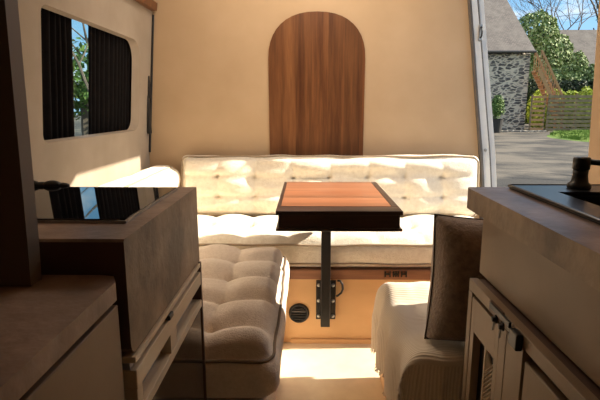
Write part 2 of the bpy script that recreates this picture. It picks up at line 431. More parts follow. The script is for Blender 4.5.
def pipe_bm(Lx, Ly, z, rad, inset=.006, rc=.04, seed=0, wob=.004, tree=None, top=True):
    pts = []
    X, Y = Lx / 2 - inset, Ly / 2 - inset
    for cx_, cy_, a0 in ((X - rc, Y - rc, 0), (-X + rc, Y - rc, .5 * PI), (-X + rc, -Y + rc, PI), (X - rc, -Y + rc, 1.5 * PI)):
        for k in range(7):
            a = a0 + k * PI / 12; pts.append(V((cx_ + rc * math.cos(a), cy_ + rc * math.sin(a), z)))
    dense = []
    for a, c in zip(pts, pts[1:] + pts[:1]):
        m_ = max(1, int((c - a).length / .03))
        for k in range(m_): dense.append(a.lerp(c, k / m_))
    dense = [p + V((wob * noise.noise(p * 9 + V((seed, 0, 0))), wob * noise.noise(p * 9 + V((0, seed, 5))), wob * 1.4 * noise.noise(p * 7 + V((0, 0, seed))))) for p in dense]
    if tree is not None:
        out = []
        for p in dense:
            o_ = V((max(0, abs(p.x) - X + rc) * math.copysign(1, p.x), max(0, abs(p.y) - Y + rc) * math.copysign(1, p.y), 0)).normalized()
            d_ = (o_ + V((0, 0, 1 if top else 0))).normalized()
            h = tree.ray_cast(p + d_ * .15, -d_, .3)
            out.append(h[0] + d_ * rad * .3 if h[0] is not None else p)
        dense = out
    bm = bmesh.new(); tube(bm, dense, rad, 6, closed=True); return bm
def cushion(name, label, Lx, Ly, T, nx, ny, mtx, m, pm, **k):
    seed = k.get('seed', 0); pr = k.pop('pr', .005); pin = k.pop('pin', .002); pz = k.pop('pz', None) or (T - .022, .016)
    t = thing(name, label, 'cushion', mtx.translation)
    bm = cushion_bm(Lx, Ly, T, nx, ny, **k); tree = BVHTree.FromBMesh(bm); bmesh.ops.transform(bm, matrix=mtx, verts=bm.verts)
    o = obj('cushion_body', bm, m, t, True)
    for z in pz:
        b2 = pipe_bm(Lx + .004, Ly + .004, z, pr, inset=pin if z > T / 2 else .004, seed=seed, tree=tree, top=z > T / 2); bmesh.ops.transform(b2, matrix=mtx, verts=b2.verts); obj('piping', b2, pm, t, True)
    return t
T_ = Matrix.Translation
# rear bench box
t = thing('rear_bench', 'low plywood bench box with reddish wooden rail under the cream seat cushion', 'bench', (.02, 2.3, 0))
bm = bmesh.new(); box(bm, -.84, .90, 2.0, 2.582, 0, .30); obj('front_panel', bm, 'ply', t)
bm = bmesh.new(); box(bm, -.84, .90, 1.992, 2.582, .301, .345, bev=.002); obj('rail', bm, 'rail', t)
bm = bmesh.new(); box(bm, -.07, .90, 1.988, 1.999, 0, .020, bev=.001); obj('toe_strip', bm, 'ply', t)
t['label'] = 'orange plywood bench box with reddish wooden rail across the far end'
# three little latches on the rail
bt = thing('rail_latch', 'row of small black metal brackets on the reddish bench rail', 'latch', (.385, 1.988, .31))
for cx_ in (.352, .387, .422):
    bm = bmesh.new()
    box(bm, cx_ - .013, cx_ - .007, 1.985, 1.991, .316, .342); box(bm, cx_ + .007, cx_ + .013, 1.985, 1.991, .316, .342)
    box(bm, cx_ - .007, cx_ + .007, 1.985, 1.991, .325, .332)
    if cx_ == .387: box(bm, cx_ - .003, cx_ + .003, 1.984, 1.991, .316, .342)
    obj('bracket', bm, 'black', bt)
# round vent
vt = thing('air_vent', 'round black louvred air vent low on the plywood bench front', 'vent', (-.033, 1.999, .141))
bm = bmesh.new(); lathe(bm, [(.034, 0), (.034, -.006), (.037, -.012), (.043, -.010), (.046, -.002), (.046, 0)], (-.033, 1.999, .141), 'Y'); obj('vent_ring', bm, 'blackmatte', vt, True)
bm = bmesh.new(); lathe(bm, [(.001, -.002), (.036, -.002), (.036, 0)], (-.033, 1.999, .141), 'Y'); obj('vent_back', bm, 'black', vt)
for dz in (-.024, -.012, 0, .012, .024):
    hw = math.sqrt(.034 ** 2 - dz ** 2); bm = bmesh.new()
    bar(bm, (-.033 - hw, 1.990, .141 + dz), (-.033 + hw, 1.990, .141 + dz), .010, .004); obj('vent_slat', bm, 'rubber' if dz == .012 else 'blackmatte', vt)
# rear seat cushion and back cushion
cushion('seat_cushion', 'long cream tufted seat cushion on the far bench behind the table leg', 1.55, .47, .125, 8, 2, T_((.11, 2.235, .347)), 'boucle', 'piping_light', puff=.026, r=.03, seed=3, bulge=.006, cr=(.7, .6), pz=(.108, .022))
mtx = T_((.120, 2.549, .466)) @ Matrix.Rotation(math.radians(83), 4, 'X') @ T_((0, .155, 0))
cushion('back_cushion', 'wide cream tufted back cushion against the partition below the arched panel', 1.56, .31, .085, 8, 3, mtx, 'boucle', 'piping_light', puff=.036, r=.035, seed=11, bulge=.008, wr=.016, cr=(.42, .38), step=.010)
# left bench box, cushion and backrest
bm = bmesh.new(); box(bm, -.84, -.108, 1.168, 1.982, 0, .250, bev=.012)
tag(obj('side_bench', bm, 'linen'), 'fabric covered bench box under the beige tufted cushion on the left', 'bench')
cushion('seat_cushion', 'beige tufted seat cushion with brown piping running along the left side', .74, .80, .15, 4, 5, T_((-.455, 1.568, .268)) @ Matrix.Rotation(math.radians(3.0), 4, 'X'), 'linen', 'piping', puff=.050, r=.045, seed=21, bulge=.014, wr=.008, pr=.0045, pz=(.128,), pin=.006, pitch=(.185, .06, .2, .17), cr=(.40, .85), step=.011)
mtx = T_((-.845, 1.78, .462)) @ Matrix.Rotation(math.radians(88), 4, 'Y') @ Matrix.Rotation(math.radians(90), 4, 'Z')
mtx = T_((-.842, 1.865, .480)) @ Matrix(((0, 0, 1, 0), (1, 0, 0, 0), (0, 1, 0, 0), (0, 0, 0, 1))) @ T_((0, .1275, 0))
cushion('back_cushion', 'cream tufted back cushion along the left wall below the curtained window', 1.38, .255, .155, 7, 2, mtx, 'boucle', 'piping_light', puff=.02, r=.05, seed=31, bulge=.006)

# ------------------------------------------------------------------ table
t = thing('pedestal_table', 'small reddish wood topped table with dark edges on one black leg', 'table', (.1, 1.97, .1))
bm = bmesh.new(); box(bm, -.085, .277, 1.545, 2.052, .712, .7212, bev=.001); obj('tabletop', bm, 'tablewood', t)
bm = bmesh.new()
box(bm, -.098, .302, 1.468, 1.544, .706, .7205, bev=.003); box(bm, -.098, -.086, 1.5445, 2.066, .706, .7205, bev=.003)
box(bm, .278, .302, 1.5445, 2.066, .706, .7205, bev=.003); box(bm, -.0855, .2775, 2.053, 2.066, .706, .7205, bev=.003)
obj('top_frame', bm, 'dark_wood', t)  # dark border strips, widest at the near edge and wider right than left
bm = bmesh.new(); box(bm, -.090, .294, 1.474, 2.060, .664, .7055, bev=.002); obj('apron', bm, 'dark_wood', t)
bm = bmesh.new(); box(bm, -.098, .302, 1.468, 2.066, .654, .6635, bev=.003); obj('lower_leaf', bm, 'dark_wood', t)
bm = bmesh.new(); box(bm, .062, .102, 1.945, 1.98, .10, .653, bev=.002); obj('leg', bm, 'black', t)
bm = bmesh.new(); box(bm, .030, .134, 1.88, 2.04, .6475, .6535, bev=.001); obj('top_bracket', bm, 'black', t)
bm = bmesh.new(); box(bm, .058, .106, 1.9775, 1.984, .14, .29, bev=.001); box(bm, .042, .126, 1.980, 1.984, .16, .20); obj('leg_clamp', bm, 'black', t)
mp_ = thing('mounting_plate', 'black steel plate with six bright bolts holding the table leg', 'plate', (.084, 1.99, .118))
bm = bmesh.new(); box(bm, .042, .128, 1.9855, 1.9915, .118, .299, bev=.002); obj('plate', bm, 'black', mp_)
for x in (.054, .116):
    for z in (.134, .205, .277):
        bm = bmesh.new(); lathe(bm, [(.001, -.006), (.006, -.0055), (.0085, 0)], (x, 1.9855, z), 'Y', 14); obj('bolt', bm, 'screw', mp_, True)
bm = bmesh.new(); tube(bm, [(.136, 1.985, .298), (.146, 1.978, .30), (.156, 1.975, .285), (.158, 1.978, .262), (.152, 1.982, .244), (.138, 1.982, .232), (.130, 1.981, .228)], .005, 8)
tag(obj('cable', bm, 'blackmatte', None, True), 'short black cable curving beside the table leg plate', 'cable')

# ------------------------------------------------------------------ right bench, throw, pillow
bm = bmesh.new(); box(bm, .285, .90, 1.19, 1.72, 0, .352, bev=.012)
tag(obj('side_bench', bm, 'ply'), 'short bench box on the right hidden under the striped throw', 'bench')
bm = bmesh.new(); uvl = bm.loops.layers.uv.new('UV')
na, nb = 90, 80; rows = []
xl, yn, ztop, RR = .270, 1.185, .366, .05
def fall(q, R_):
    if q <= 0: return 0, 0
    if q < R_ * PI / 2: return R_ * math.sin(q / R_), R_ * (1 - math.cos(q / R_))
    return R_, R_ + q - R_ * PI / 2
for j in range(nb + 1):
    b_ = j / nb; row = []
    for i in range(na + 1):
        a = i / na
        x0 = .86 - .90 * a; y0 = 1.735 - .80 * b_
        sx = max(0, xl + RR - x0); sy = max(0, yn + .02 - y0)
        ox, dx = fall(sx, RR); oy, dy = fall(sy, .022)
        x = max(x0, xl + RR) - ox; y = max(y0, yn + .02) - oy
        wav = noise.noise(V((y0 * 7, x0 * 2, 1)))
        fold = .012 * math.sin(y0 * 38 + 3 * noise.noise(V((y0 * 3, 0, 0)))) + .010 * noise.noise(V((y0 * 12, 3, 2)))
        z = ztop - max(dx, dy) - .25 * min(dx, dy)
        top = 1 if max(dx, dy) < .02 else max(0, 1 - (max(dx, dy) - .02) / .05)
        z += top * (.010 + .016 * wav + .008 * noise.noise(V((x0 * 16, y0 * 8, 4))))
        z += top * .035 * math.exp(-((y0 - 1.655) / .06) ** 2) * max(0, min(1, (.70 - x0) / .2))
        x -= min(1, dx / .1) * (fold + .006)
        if dx > 0 and dy > 0: x -= .012 * min(1, dy / .1)
        y -= min(1, dy / .1) * .005 * math.sin(x0 * 110)
        y = max(y, 1.150)
        z = max(z, .150 + .02 * noise.noise(V((y0 * 5, x0 * 5, 7))))
        row.append(bm.verts.new((x, y, z)))
    rows.append(row)
for j in range(nb):
    for i in range(na):
        f = bm.faces.new((rows[j][i], rows[j][i + 1], rows[j + 1][i + 1], rows[j + 1][i]))
        for lp_, (ii, jj) in zip(f.loops, ((i, j), (i + 1, j), (i + 1, j + 1), (i, j + 1))): lp_[uvl].uv = (ii / na, jj / nb) if jj < nb * .70 else (jj / nb, ii / na)
hemline = [tuple(rows[j][na].co) for j in range(nb + 1)]
tt = thing('throw_blanket', 'cream ribbed throw with fringed hem draped over the right bench', 'blanket', (.5, 1.4, .4))
o = obj('blanket', bm, 'throw', tt, True); md = o.modifiers.new('s', 'SOLIDIFY'); md.thickness = .006; md.offset = 1
bm = bmesh.new(); random.seed(3)
for j in range(len(hemline) - 1):
    for k in range(3):
        p = V(hemline[j]).lerp(V(hemline[j + 1]), k / 3)
        q = p + V((random.uniform(-.012, .004), random.uniform(-.008, .008), -random.uniform(.012, .022)))
        tube(bm, [p, p.lerp(q, .5) + V((random.uniform(-.003, .003), 0, 0)), q], .0014, 4)
obj('fringe', bm, 'fringe', tt)['kind'] = 'stuff'
# pillow
def pillow_bm(W, H, T, seed=1, n=44):
    bm = bmesh.new(); g = {}
    for s in (1, -1):
        for i in range(n + 1):
            for j in range(n + 1):
                u, v = 2 * i / n - 1, 2 * j / n - 1
                edge = i in (0, n) or j in (0, n)
                if edge and s == -1: g[s, i, j] = g[1, i, j]; continue
                px = u * W / 2 * (1 - .05 * (1 - v * v) * abs(u)); pz = v * H / 2 * (1 - .05 * (1 - u * u) * abs(v))
                th = T / 2 * ((1 - u ** 4) * (1 - v ** 4)) ** .42
                th += (0 if edge else .006 * noise.noise(V((u * 3, v * 3, seed * s))))
                g[s, i, j] = bm.verts.new((px, s * th, pz))
    for s in (1, -1):
        for i in range(n):
            for j in range(n):
                bm.faces.new([g[s, a, c] for a, c in ((i, j), (i + 1, j), (i + 1, j + 1), (i, j + 1))])
    per = [g[1, i, 0].co.copy() for i in range(n)] + [g[1, n, j].co.copy() for j in range(n)] + [g[1, n - i, n].co.copy() for i in range(n)] + [g[1, 0, n - j].co.copy() for j in range(n)]
    return bm, per
pt = thing('throw_pillow', 'dark brown piped pillow standing on the throw against the right cabinet', 'pillow', (.50, 1.28, .43))
bm, per = pillow_bm(.37, .355, .20)
mtx = T_((.530, 1.290, .562)) @ Matrix.Rotation(math.radians(2), 4, 'Z') @ Matrix.Rotation(math.radians(-5), 4, 'X') @ Matrix.Rotation(math.radians(3), 4, 'Y')
bmesh.ops.transform(bm, matrix=mtx, verts=bm.verts); obj('pillow_body', bm, 'pillow', pt, True)
bm = bmesh.new(); tube(bm, [mtx @ p for p in per], .003, 6, closed=True); obj('piping', bm, 'pillowpipe', pt, True)

# ------------------------------------------------------------------ right kitchen side
XK = .389
XW = .386
t = thing('lower_cabinet', 'taupe framed cabinet with cane mesh door below the sink worktop', 'cabinet', (.65, .65, 0))
bm = bmesh.new(); box(bm, XK + .022, .905, .10, 1.095, .0, .612); obj('carcass', bm, 'dark_gap', t)
bm = bmesh.new()
box(bm, XK, XK + .02, .10, 1.095, .613, .640, bev=.002); box(bm, XK, XK + .02, 1.070, 1.095, 0, .6125, bev=.002)
box(bm, XK, XK + .02, .872, .905, 0, .6125, bev=.001); box(bm, XK, XK + .02, .800, .870, 0, .6125, bev=.001)
obj('face_frame', bm, 'cab', t)
bm = bmesh.new(); box(bm, XK + .0205, .905, .10, 1.095, .613, .636); obj('ledge', bm, 'cab_dark', t)  # reddish ledge, with the recess shadow put into its dark colour
# mesh door
d = None
bm = bmesh.new()
box(bm, XK + .001, XK + .019, .908, .925, .02, .608); box(bm, XK + .001, XK + .019, 1.046, 1.067, .02, .604); box(bm, XK + .001, XK + .019, .9255, 1.0455, .525, .604); box(bm, XK + .001, XK + .019, .9255, 1.0455, .02, .08)
d = obj('door', bm, 'cab', t)
bm = bmesh.new(); y0_, y1_, z0_, z1_ = .926, .995, .081, .524
for sg in (1, -1):
    k = -1.0
    while k < 1.2:
        # line  z = z0 + k + sg * (y - y0), clipped to the opening
        ya, yb = y0_, y1_; za, zb = z0_ + k, z0_ + k + sg * (yb - ya)
        if min(za, zb) > z0_ + .001 and max(za, zb) < z1_ - .001:
            bar(bm, (XK + .013 + .001 * sg, ya, za), (XK + .013 + .001 * sg, yb, zb), .0044, .0015)
        k += .0105
box(bm, XK + .010, XK + .017, .992, .998, z0_, z1_)
obj('cane_panel', bm, 'handle_wood', d)
bm = bmesh.new(); box(bm, XK + .002, XK + .019, .42, .795, .02, .594, bev=.003); d2 = obj('door', bm, 'cab', t)
bm = bmesh.new(); box(bm, XK + .002, XK + .019, .12, .412, .02, .594, bev=.003); obj('door', bm, 'cab', t)
# sliding latch
lt = thing('sliding_latch', 'black sliding latch with two bolts on the taupe cabinet frame', 'latch', (XK, .86, .63))
bm = bmesh.new(); box(bm, XK - .008, XK - .0005, .885, .948, .6215, .645, bev=.0015); obj('latch_plate', bm, 'cab_dark', lt)
bm = bmesh.new(); box(bm, XK - .014, XK - .0085, .835, .93, .636, .648, bev=.0015); obj('slide_bar', bm, 'black', lt)
bm = bmesh.new(); box(bm, XK - .014, XK - .001, .80, .834, .608, .640, bev=.003); obj('catch_block', bm, 'black', lt)
for y in (.906, .872):
    bm = bmesh.new(); lathe(bm, [(.001, -.008), (.005, -.008), (.006, -.002), (.009, 0)], (XK - .0085, y, .622), 'X', 12); obj('bolt', bm, 'black', lt, True)
    bm = bmesh.new(); tube(bm, [(XK - .012, y, .622), (XK - .012, y + .004, .597)], .0022, 6); obj('pin', bm, 'steel', lt)
# upper panel under the worktop
bm = bmesh.new(); box(bm, .424, .905, .10, 1.130, .641, .800, bev=.002)
tag(obj('upper_cabinet', bm, 'cab'), 'plain taupe cabinet body between the sink worktop and lower cabinet', 'cabinet')
# worktop with sink cutout
def rect_ring(bm, x0, x1, y0, y1, X0, X1, Y0, Y1, z0, z1):
    for a in ((x0, X0, y0, y1), (X1, x1, y0, y1), (X0, X1, y0, Y0), (X0, X1, Y1, y1)):
        box(bm, *a, z0, z1)
bm = bmesh.new(); prism(bm, [(XW, .10), (.910, .10), (.910, 1.152), (XW + .012, 1.152), (XW + .003, 1.148), (XW, 1.138)], 'Z', .801, .850)
o = obj('sink_worktop', bm, 'cement_top'); tag(o, 'thick rosy brown worktop holding the black sink on the right', 'worktop')
o.data.materials.append(M['cement'])
for p in o.data.polygons:
    if p.normal.z < .5: p.material_index = 1
cut = BB(.515, .865, .42, 1.062, .6, 1.0); me = bpy.data.meshes.new('cut'); 
# (the basin recess is cut with a real opening)
bmesh.ops.recalc_face_normals(cut, faces=cut.faces); cut.to_mesh(me); cut.free()
co = bpy.data.objects.new('cut', me); COL.objects.link(co)
ub = bpy.data.objects['upper_cabinet']
for oo in (o, ub):
    md = oo.modifiers.new('b', 'BOOLEAN'); md.object = co; md.operation = 'DIFFERENCE'; md.solver = 'EXACT'
bpy.context.view_layer.update(); dg = bpy.context.evaluated_depsgraph_get()
for oo in (o, ub):
    nm = bpy.data.meshes.new_from_object(oo.evaluated_get(dg)); oo.modifiers.clear(); oo.data = nm
bpy.data.objects.remove(co)
s = thing('sink', 'black inset sink with raised rim in the right worktop', 'sink', (.69, .74, .85))
bm = bmesh.new(); rect_ring(bm, .480, .895, .38, 1.130, .545, .845, .45, 1.035, .8505, .859); obj('rim', bm, 'sink', s)
bm = bmesh.new(); tube(bm, [(.480, .38, .857), (.895, .38, .857), (.895, 1.13, .857), (.480, 1.13, .857)], .004, 6, closed=True); obj('rim_edge', bm, 'sink', s)
bm = bmesh.new(); rect_ring(bm, .525, .860, .44, 1.050, .545, .845, .46, 1.03, .70, .8503); box(bm, .525, .860, .44, 1.05, .69, .70); obj('basin', bm, 'sink', s)
fz = .8595; f = thing('faucet', 'black mixer tap standing at the far edge of the sink', 'faucet', (.617, 1.083, fz))
bm = bmesh.new(); lathe(bm, [(.024, 0), (.025, .004), (.0235, .010), (.018, .014), (.0155, .030), (.016, .042)], (.617, 1.083, fz), 'Z'); obj('base', bm, 'black', f, True)
bm = bmesh.new(); lathe(bm, [(.0165, .0425), (.0178, .044), (.0178, .067), (.016, .070), (.001, .0705)], (.617, 1.083, fz), 'Z'); obj('head', bm, 'black', f, True)
bm = bmesh.new(); tube(bm, [(.630, 1.083, fz + .060), (.68, 1.06, fz + .056), (.76, 1.02, fz + .052), (.80, 1.0, fz + .045)], .0065, 10); obj('spout', bm, 'black', f, True)

# ------------------------------------------------------------------ left kitchen side
XL = -.267
bm = bmesh.new(); pr_ = [(1.142, .850), (.676, .850), (.672, .846)] + [(.672 + .022 - .022 * math.cos(k * PI / 12), .686 - .022 * math.sin(k * PI / 12)) for k in range(7)] + [(1.142, .664)]
prism(bm, pr_, 'X', -.85, XL)
o = obj('hob_worktop', bm, 'cement'); tag(o, 'deep brown worktop block with the black hob set in it', 'worktop')
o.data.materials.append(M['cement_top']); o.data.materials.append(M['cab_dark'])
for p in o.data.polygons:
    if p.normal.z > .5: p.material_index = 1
    if p.normal.y < -.9: p.material_index = 2  # near end face coloured dark for the shade it stands in
h = thing('hob', 'glossy black glass hob on the left worktop reflecting the window', 'hob', (-.55, .94, .85))
bm = bmesh.new(); prism(bm, [(-.80, .775), (-.318, .775), (-.303, .79), (-.303, 1.095), (-.80, 1.095)], 'Z', .8505, .857); obj('glass_plate', bm, 'hob', h)
bm = bmesh.new(); rect_ring(bm, -.803, -.300, .772, 1.098, -.799, -.304, .776, 1.094, .8502, .8545); obj('edge_trim', bm, 'steel', h)
bm = bmesh.new()
for cx_, cy_, rr in ((-.652, 1.113, .017), (-.628, 1.115, .014), (-.602, 1.113, .017), (-.578, 1.117, .012)):
    bmesh.ops.create_icosphere(bm, subdivisions=3, radius=rr, matrix=T_((cx_, cy_, .8495 + rr * .6)) @ Matrix.Diagonal((1.3, .8, .6, 1)))
tag(obj('pot_cloth', bm, 'blackmatte', None, True), 'low black crumpled cloth at the left behind the hob', 'cloth')
# cabinet unit below: fridge with glossy door
t = thing('fridge_cabinet', 'narrow cabinet with pale handle rails and glossy dark door under the hob', 'cabinet', (-.55, .9, 0))
bm = bmesh.new(); box(bm, -.85, XL - .024, .674, 1.132, 0, .663); obj('carcass', bm, 'dark_gap', t)
bm = bmesh.new(); box(bm, XL - .023, XL + .004, .676, 1.132, .651, .661, bev=.001); obj('top_rail', bm, 'handle_wood', t)
bm = bmesh.new(); box(bm, XL - .023, XL - .006, .676, 1.132, .640, .6505); obj('shadow_strip', bm, 'alu', t)  # grey aluminium strip set back between the two rails
dr = bmesh.new(); box(dr, XL - .023, XL + .004, .676, 1.132, .606, .639, bev=.0015)
box(dr, XL - .023, XL + .004, .676, 1.132, .548, .566, bev=.0015)
box(dr, XL - .023, XL + .003, .862, .905, .566, .606); box(dr, XL - .023, XL + .003, .676, .700, .566, .606)
dr = obj('drawer_front', dr, 'handle_wood', t)
bm = bmesh.new(); box(bm, XL - .0235, XL - .019, .70, 1.13, .566, .606); obj('handle_recess', bm, 'alu', dr)
bm = bmesh.new(); box(bm, XL - .012, XL + .008, .85, .875, .640, .650, bev=.002); obj('catch', bm, 'black', t)
bm = bmesh.new(); box(bm, XL - .023, XL + .002, .676, 1.122, .08, .546, bev=.002); obj('glass_door', bm, 'glossdoor', t)
bm = bmesh.new(); box(bm, -.40, XL + .004, 1.134, 1.144, 0, .662, bev=.001); obj('end_panel', bm, 'cab_dark', t)
# near low cabinet
bm = bmesh.new(); prism(bm, [(-.85, .05), (-.27, .05), (-.27, .640), (-.282, .664), (-.30, .669), (-.85, .669)], 'Z', .770, .797)
o = obj('low_worktop', bm, 'cement_top'); tag(o, 'brown worktop nearest the camera on the left, one step below the hob', 'worktop')
bm = bmesh.new(); box(bm, -.85, -.295, .06, .663, .0, .769); o = None
t = thing('low_cabinet', 'taupe cabinet with flat door at the near left below the low worktop', 'cabinet', (-.55, .36, 0))
obj('carcass', bm, 'dark_gap', t)
bm = bmesh.new(); box(bm, -.294, -.275, .07, .655, .02, .757, bev=.002); obj('door', bm, 'cab', t)
# tall panel
bm = bmesh.new(); prism(bm, [(-.85, .798), (-.379, .798), (-.377, .86), (-.371, 1.20), (-.368, TOP - .004), (-.77, TOP - .004), (-.77, 1.6), (-.85, .9)], 'Y', .64, .668)
bmesh.ops.translate(bm, verts=bm.verts, vec=(0, -.02, 0))
tag(obj('tall_divider', bm, 'panel_dark'), 'tall dark brown divider panel at the left edge beside the hob', 'panel')

# ------------------------------------------------------------------ ceiling fill lights, unseen and added to brighten the interior
for k, (x, y) in enumerate(((-.40, 2.15), (.05, 1.98), (.45, 2.15), (.05, 2.25))):
    c = thing('ceiling_light', ['recessed round ceiling light over the left bench corner', 'recessed round ceiling light over the near end of the table', 'recessed round ceiling light over the right end of the far bench', 'recessed round ceiling light over the far end of the table'][k], 'light', (x, y, TOP), 'recessed ceiling lights')
    bm = bmesh.new(); lathe(bm, [(.032, -.001), (.034, -.006), (.044, -.005), (.046, -.001)], (x, y, TOP), 'Z'); obj('ring', bm, 'white_paint', c, True)
    ld = bpy.data.lights.new('downlight', 'AREA'); ld.shape = 'DISK'; ld.size = .06; ld.energy = 2.0; ld.color = (1, .86, .70); ld.spread = PI
    lo = bpy.data.objects.new('downlight', ld); COL.objects.link(lo); lo.location = (0, 0, -.009); lo.parent = c

# ------------------------------------------------------------------ outdoors
GZ = -.6
struct('ground', BB(-60, 80, -20, 110, GZ - .3, GZ), 'gravel')
def leaves(n, blobs, size, seed=0, shell=.45):
    random.seed(seed); bm = bmesh.new()
    vol = [b[3] * b[4] * b[5] for b in blobs]; tot = sum(v ** .67 for v in vol)
    for bl, vv in zip(blobs, vol):
        for _ in range(int(n * vv ** .67 / tot)):
            d = V([random.gauss(0, 1) for _ in range(3)]).normalized(); r = shell + (1 - shell) * random.random() ** .5
            r *= 1 + .18 * noise.noise(d * 2.5 + V(bl[:3]))
            p = V((bl[0] + d.x * bl[3] * r, bl[1] + d.y * bl[4] * r, bl[2] + d.z * bl[5] * r))
            if p.z < GZ + .02: continue
            nrm = (d + V([random.uniform(-.8, .8) for _ in range(3)])).normalized(); u = nrm.orthogonal().normalized()
            u = (Matrix.Rotation(random.uniform(0, 6.3), 3, nrm) @ u); w = nrm.cross(u); s = size * random.uniform(.6, 1.3)
            q = [bm.verts.new(p + u * s), bm.verts.new(p + w * s * .6 + nrm * s * .15), bm.verts.new(p - u * s), bm.verts.new(p - w * s * .6 + nrm * s * .15)]
            bm.faces.new(q)
    return bm
def trunk(bm, p, d, length, r, depth, seed_spread=.5):
    p = V(p); d = V(d).normalized(); pts = [p]; n = 4
    for k in range(n):
        d = (d + V([random.uniform(-.12, .12) for _ in range(3)])).normalized(); p = p + d * length / n; pts.append(p)
    tube(bm, pts, r, 5, radii=[r * (1 - .4 * k / n) for k in range(n + 1)])
    if depth <= 0: return
    for _ in range(random.choice((2, 3, 3))):
        q = pts[random.choice((2, 3, 4))]
        nd = (d + V((random.uniform(-1, 1), random.uniform(-1, 1), random.uniform(-.35, .8))) * seed_spread * 1.5).normalized()
        trunk(bm, q, nd, length * random.uniform(.6, .8), r * .55, depth - 1, seed_spread)

# stone barn
BX, BY = 15.25, 34.0
t = thing('stone_barn', 'rubble stone barn with slate roof beyond the gravel yard', 'building', (11, 38, GZ))
bm = bmesh.new(); prism(bm, [(BY, GZ), (BY, 4.55), (BY + 5.9, 9.15), (BY + 11.8, 4.55), (BY + 11.8, GZ)], 'X', 4, BX - .12); obj('wall', bm, 'stone', t)
bm = bmesh.new(); prism(bm, [(BY - .38, 4.58), (BY + 5.9, 9.50), (BY + 12.2, 4.58), (BY + 12.2, 4.75), (BY + 5.9, 9.70), (BY - .38, 4.76)], 'X', 3.6, BX); obj('roof', bm, 'slate', t)
bm = bmesh.new(); tube(bm, [(3.6, BY - .42, 4.68), (BX + .05, BY - .42, 4.68)], .08, 8); obj('gutter', bm, 'fascia', t)
bm = bmesh.new(); box(bm, 10.9, 12.35, BY - .06, BY - .005, GZ, 2.3); dd = obj('door', bm, 'door_pale', t)
bm = bmesh.new(); box(bm, 11.0, 12.25, BY - .1, BY - .062, GZ + .1, 2.1); obj('door_leaf', bm, 'fascia', dd)
# far slate roofed house
t = thing('slate_house', 'low far house with long slate roof behind the ivy', 'building', (34, 60, GZ))
bm = bmesh.new(); box(bm, 28.5, 46, 56, 64, GZ, 4.9); obj('wall', bm, 'stone', t)
bm = bmesh.new(); prism(bm, [(55.4, 4.8), (60, 10.0), (64.6, 4.8)], 'X', 28, 46.5); obj('roof', bm, 'slate', t)
# ivy clad tree
t = thing('ivy_tree', 'rounded ivy clad tree just right of the stone barn', 'tree', (22, 49.2, GZ))
bm = bmesh.new(); tube(bm, [(22, 49.2, GZ), (21.9, 49.2, 3), (21.8, 49.2, 6)], .35, 8, radii=[.4, .3, .15]); obj('trunk', bm, 'bark', t)
obj('crown', leaves(24000, [(22.2, 49.2, 7.6, 2.2, 1.9, 2.5), (23.2, 49.2, 5.6, 2.6, 2.0, 3.0), (24.4, 49.0, 3.4, 2.8, 1.9, 2.8), (21.4, 49.2, 5.0, 1.4, 1.6, 3.0), (22.4, 49.2, 2.0, 2.4, 1.8, 2.8), (21.6, 49.2, .4, 1.3, 1.2, 1.3)], .17, 5, .75), 'ivy', t)['kind'] = 'stuff'
# ivy bank
t = thing('ivy_bank', 'sloping bank of pale ivy climbing below the far slate roof', 'shrub', (24, 42.5, GZ))
obj('foliage', leaves(16000, [(21.0, 42.5, 2.6, 1.5, 1.2, 1.6), (22.4, 42.5, 3.0, 1.5, 1.2, 1.7), (23.0, 42.5, 4.1, .75, .9, 1.5), (24.4, 42.5, 2.9, 1.5, 1.2, 1.7), (25.2, 42.5, 3.8, .8, 1.0, 1.6), (26.5, 42.5, 2.9, 1.8, 1.2, 2.2)], .13, 8, .75), 'ivy', t)['kind'] = 'stuff'
# hedge with its shade painted in, then yellow hedge
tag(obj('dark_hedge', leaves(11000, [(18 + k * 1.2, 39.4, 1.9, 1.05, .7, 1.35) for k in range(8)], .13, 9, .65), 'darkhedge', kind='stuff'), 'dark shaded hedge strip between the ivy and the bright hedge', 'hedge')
tag(obj('bright_hedge', leaves(16000, [(17.4 + k * 1.1, 36.8, .85, .9, .8, 1.5 + .15 * math.sin(k * 2.3)) for k in range(9)], .11, 10, .65), 'hedge', kind='stuff'), 'bright yellow green hedge rising behind the wooden fence', 'hedge')
# bare tree
random.seed(12); bm = bmesh.new()
trunk(bm, (34.6, 72, GZ), (.02, 0, 1), 8.0, .22, 6, .55); random.seed(31); trunk(bm, (35.6, 72, GZ), (.05, 0, 1), 9.0, .22, 6, .6); random.seed(45); trunk(bm, (36.6, 73, GZ), (.0, 0, 1), 9.5, .22, 6, .6)
tag(obj('bare_tree', bm, 'bark'), 'leafless thin branched tree against the sky behind the far roof', 'tree')
t = thing('pine_tree', 'dark green tree at the right edge above the far roof', 'tree', (40, 67, GZ))
bm = bmesh.new(); trunk(bm, (40.2, 67, GZ), (0, 0, 1), 11, .25, 1, .3); obj('trunk', bm, 'bark', t)
obj('crown', leaves(2600, [(39.6, 67, 14.5, 1.6, 1.2, 2.6), (40.4, 67, 16.5, 1.5, 1.2, 2.4), (39.3, 67, 12.6, 1.2, 1.0, 1.0)], .18, 20, .3), 'tree', t)['kind'] = 'stuff'
# utility pole with wire
t = thing('utility_pole', 'grey utility pole showing above the barn roof', 'pole', (20.1, 52, GZ))
bm = bmesh.new(); tube(bm, [(20.1, 52, GZ), (20.1, 52, 10.6)], .13, 8); obj('post', bm, 'fascia', t)
bm = bmesh.new(); tube(bm, [(20.1, 52, 10.3), (22, 52.2, 10.05), (25, 52.5, 10.1), (31, 53, 10.8), (38, 54, 12)], .025, 5); obj('wire', bm, 'fascia', t)
